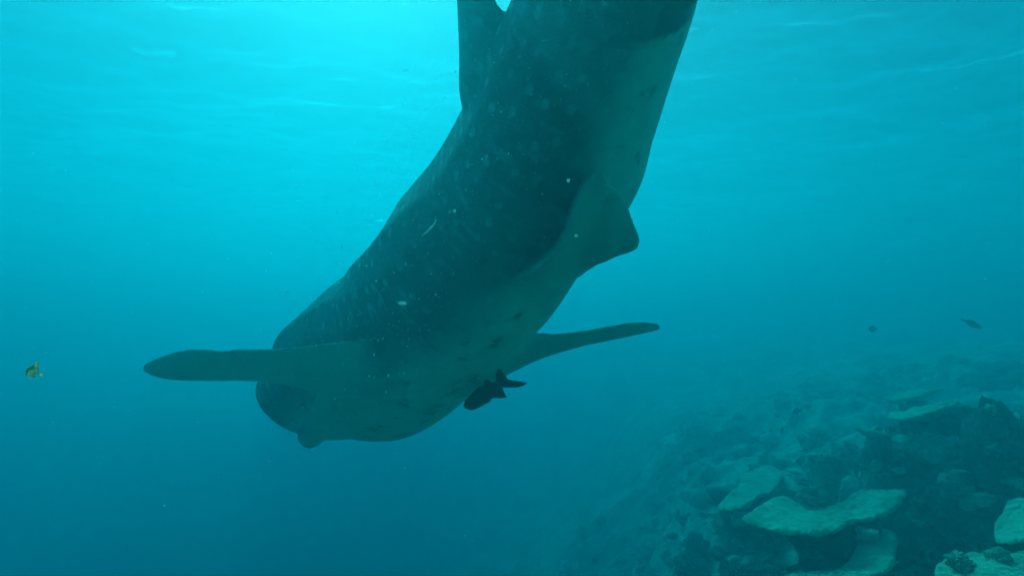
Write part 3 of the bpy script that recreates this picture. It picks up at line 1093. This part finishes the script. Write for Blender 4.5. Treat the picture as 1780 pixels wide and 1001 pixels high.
# rubble and small growth over the slope, past counting
rg = np.random.default_rng(5)
vs, fs, cnt = [], [], 0
off = 0
n_r = 3600
xs_ = rg.uniform(0.2, 11, n_r) * RS; ys_ = rg.uniform(2.6, 13.5, n_r) * RS
patch_ = fbm(xs_ / 1.6, ys_ / 1.6, octaves=2, seed=91)
keep_ = patch_ > -0.15
xs_, ys_, patch_ = xs_[keep_], ys_[keep_], patch_[keep_]
n_r = len(xs_)
zs_ = ground_z(xs_, ys_)
for i in range(n_r):
    near = math.hypot(xs_[i], ys_[i]) / RS
    iv, if_ = ICO2 if near < 7 else ICO1
    s = (0.025 + 0.17 * rg.random() ** 2.6) * RS * (0.7 + 0.5 * patch_[i])
    sc_ = s * rg.uniform(0.6, 1.3, 3)
    q = iv * (1 + 0.4 * fbm(iv[:, 0] * 1.6 + i, iv[:, 1] * 1.6, iv[:, 2] * 1.6, octaves=2, seed=i % 37))[:, None] * sc_
    a = rg.uniform(0, 6.28); ca, sa = math.cos(a), math.sin(a)
    q = np.stack([q[:, 0] * ca - q[:, 1] * sa, q[:, 0] * sa + q[:, 1] * ca, q[:, 2]], 1)
    vs.append(q + np.array((xs_[i], ys_[i], zs_[i] + s * 0.15)))
    fs.append(np.array(if_) + off); off += len(iv)
rub = mesh_obj('coral_rubble', np.vstack(vs), np.vstack(fs), M_RUBBLE)
tag(rub, 'coral rubble and small growth strewn over the reef slope', None, kind='stuff')

# ------------------------------------------------------------------ drifting particles
vs, fs, off = [], [], 0
iv, if_ = ico(1)
for i in range(2600):
    if i < 900:          # thin everywhere
        d = 0.4 + 2.4 * rg.random() ** 1.2
        p = np.array((rg.uniform(-1.15, 1.15) * d, d, rg.uniform(-0.75, 0.85) * d))
        big = 0.7
    else:                # thicker in the wake of the shark
        d = 0.7 + 1.3 * rg.random()
        q = rg.random()
        p = P(1010 - 420 * q + rg.normal(0, 88), 10 + 640 * q + rg.normal(0, 70), d)
        big = 1.0
    s = big * rg.choice([0.0004, 0.0006, 0.0009, 0.0014], p=[.5, .32, .14, .04]) * (0.45 + 0.55 * d)
    q = iv * s * rg.uniform(0.5, 1.4, 3)
    vs.append(q + p); fs.append(np.array(if_) + off); off += len(iv)
sn = mesh_obj('marine_snow', np.vstack(vs), np.vstack(fs), M_SNOW)
tag(sn, 'tiny pale particles drifting in the water', None, kind='stuff')


def strand(name, pts, r, label):
    c = crom(pts, 6); vs, fs = [], []
    t = np.gradient(c, axis=0)
    for i, p in enumerate(c):
        u = unit(np.cross(t[i], FWD)); w = unit(np.cross(t[i], u))
        rr = r * (0.35 + 0.65 * math.sin(math.pi * (i + 0.5) / len(c)))
        for j in range(6):
            a = j * math.pi / 3
            vs.append(p + rr * (math.cos(a) * u + math.sin(a) * w))
    n = len(c)
    for i in range(n - 1):
        for j in range(6):
            j2 = (j + 1) % 6
            fs.append((i * 6 + j, i * 6 + j2, i * 6 + 6 + j2, i * 6 + 6 + j))
    fs.append(tuple(range(5, -1, -1))); fs.append(tuple((n - 1) * 6 + j for j in range(6)))
    o = mesh_obj(name, np.array(vs), fs, M_SNOW)
    return tag(o, label, 'plankton')


dd = 1.0
strand('plankton_strand', [P(733, 410, dd), P(742, 403, dd), P(750, 395, dd + .01), (P(756, 387, dd)), P(758, 381, dd)], 0.0013, 'thin curved white strand drifting before the dark flank')


def flake(label, px, py, d, s, seed):
    r = np.random.default_rng(seed)
    v, f = ICO2
    w = v * (1 + 0.45 * fbm(v[:, 0] * 1.8, v[:, 1] * 1.8, v[:, 2] * 1.8, octaves=3, seed=seed))[:, None] * np.array(s)
    o = mesh_obj('plankton_flake', w, f, M_SNOW)
    o.location = tuple(map(float, P(px, py, d)))
    return tag(o, label, 'plankton')


flake('bright ragged white flake drifting before the lower flank', 700, 527, 0.9, (0.006, 0.002, 0.0026), 3)
flake('round bright speck left of the pelvic fin base', 988, 314, 0.9, (0.0026, 0.002, 0.0028), 5)
flake('bright speck drifting before the pelvic fin', 1002, 410, 0.9, (0.0026, 0.002, 0.0022), 7)
flake('pale speck in front of the upper dark flank', 790, 367, 0.9, (0.0018, 0.0015, 0.0026), 9)
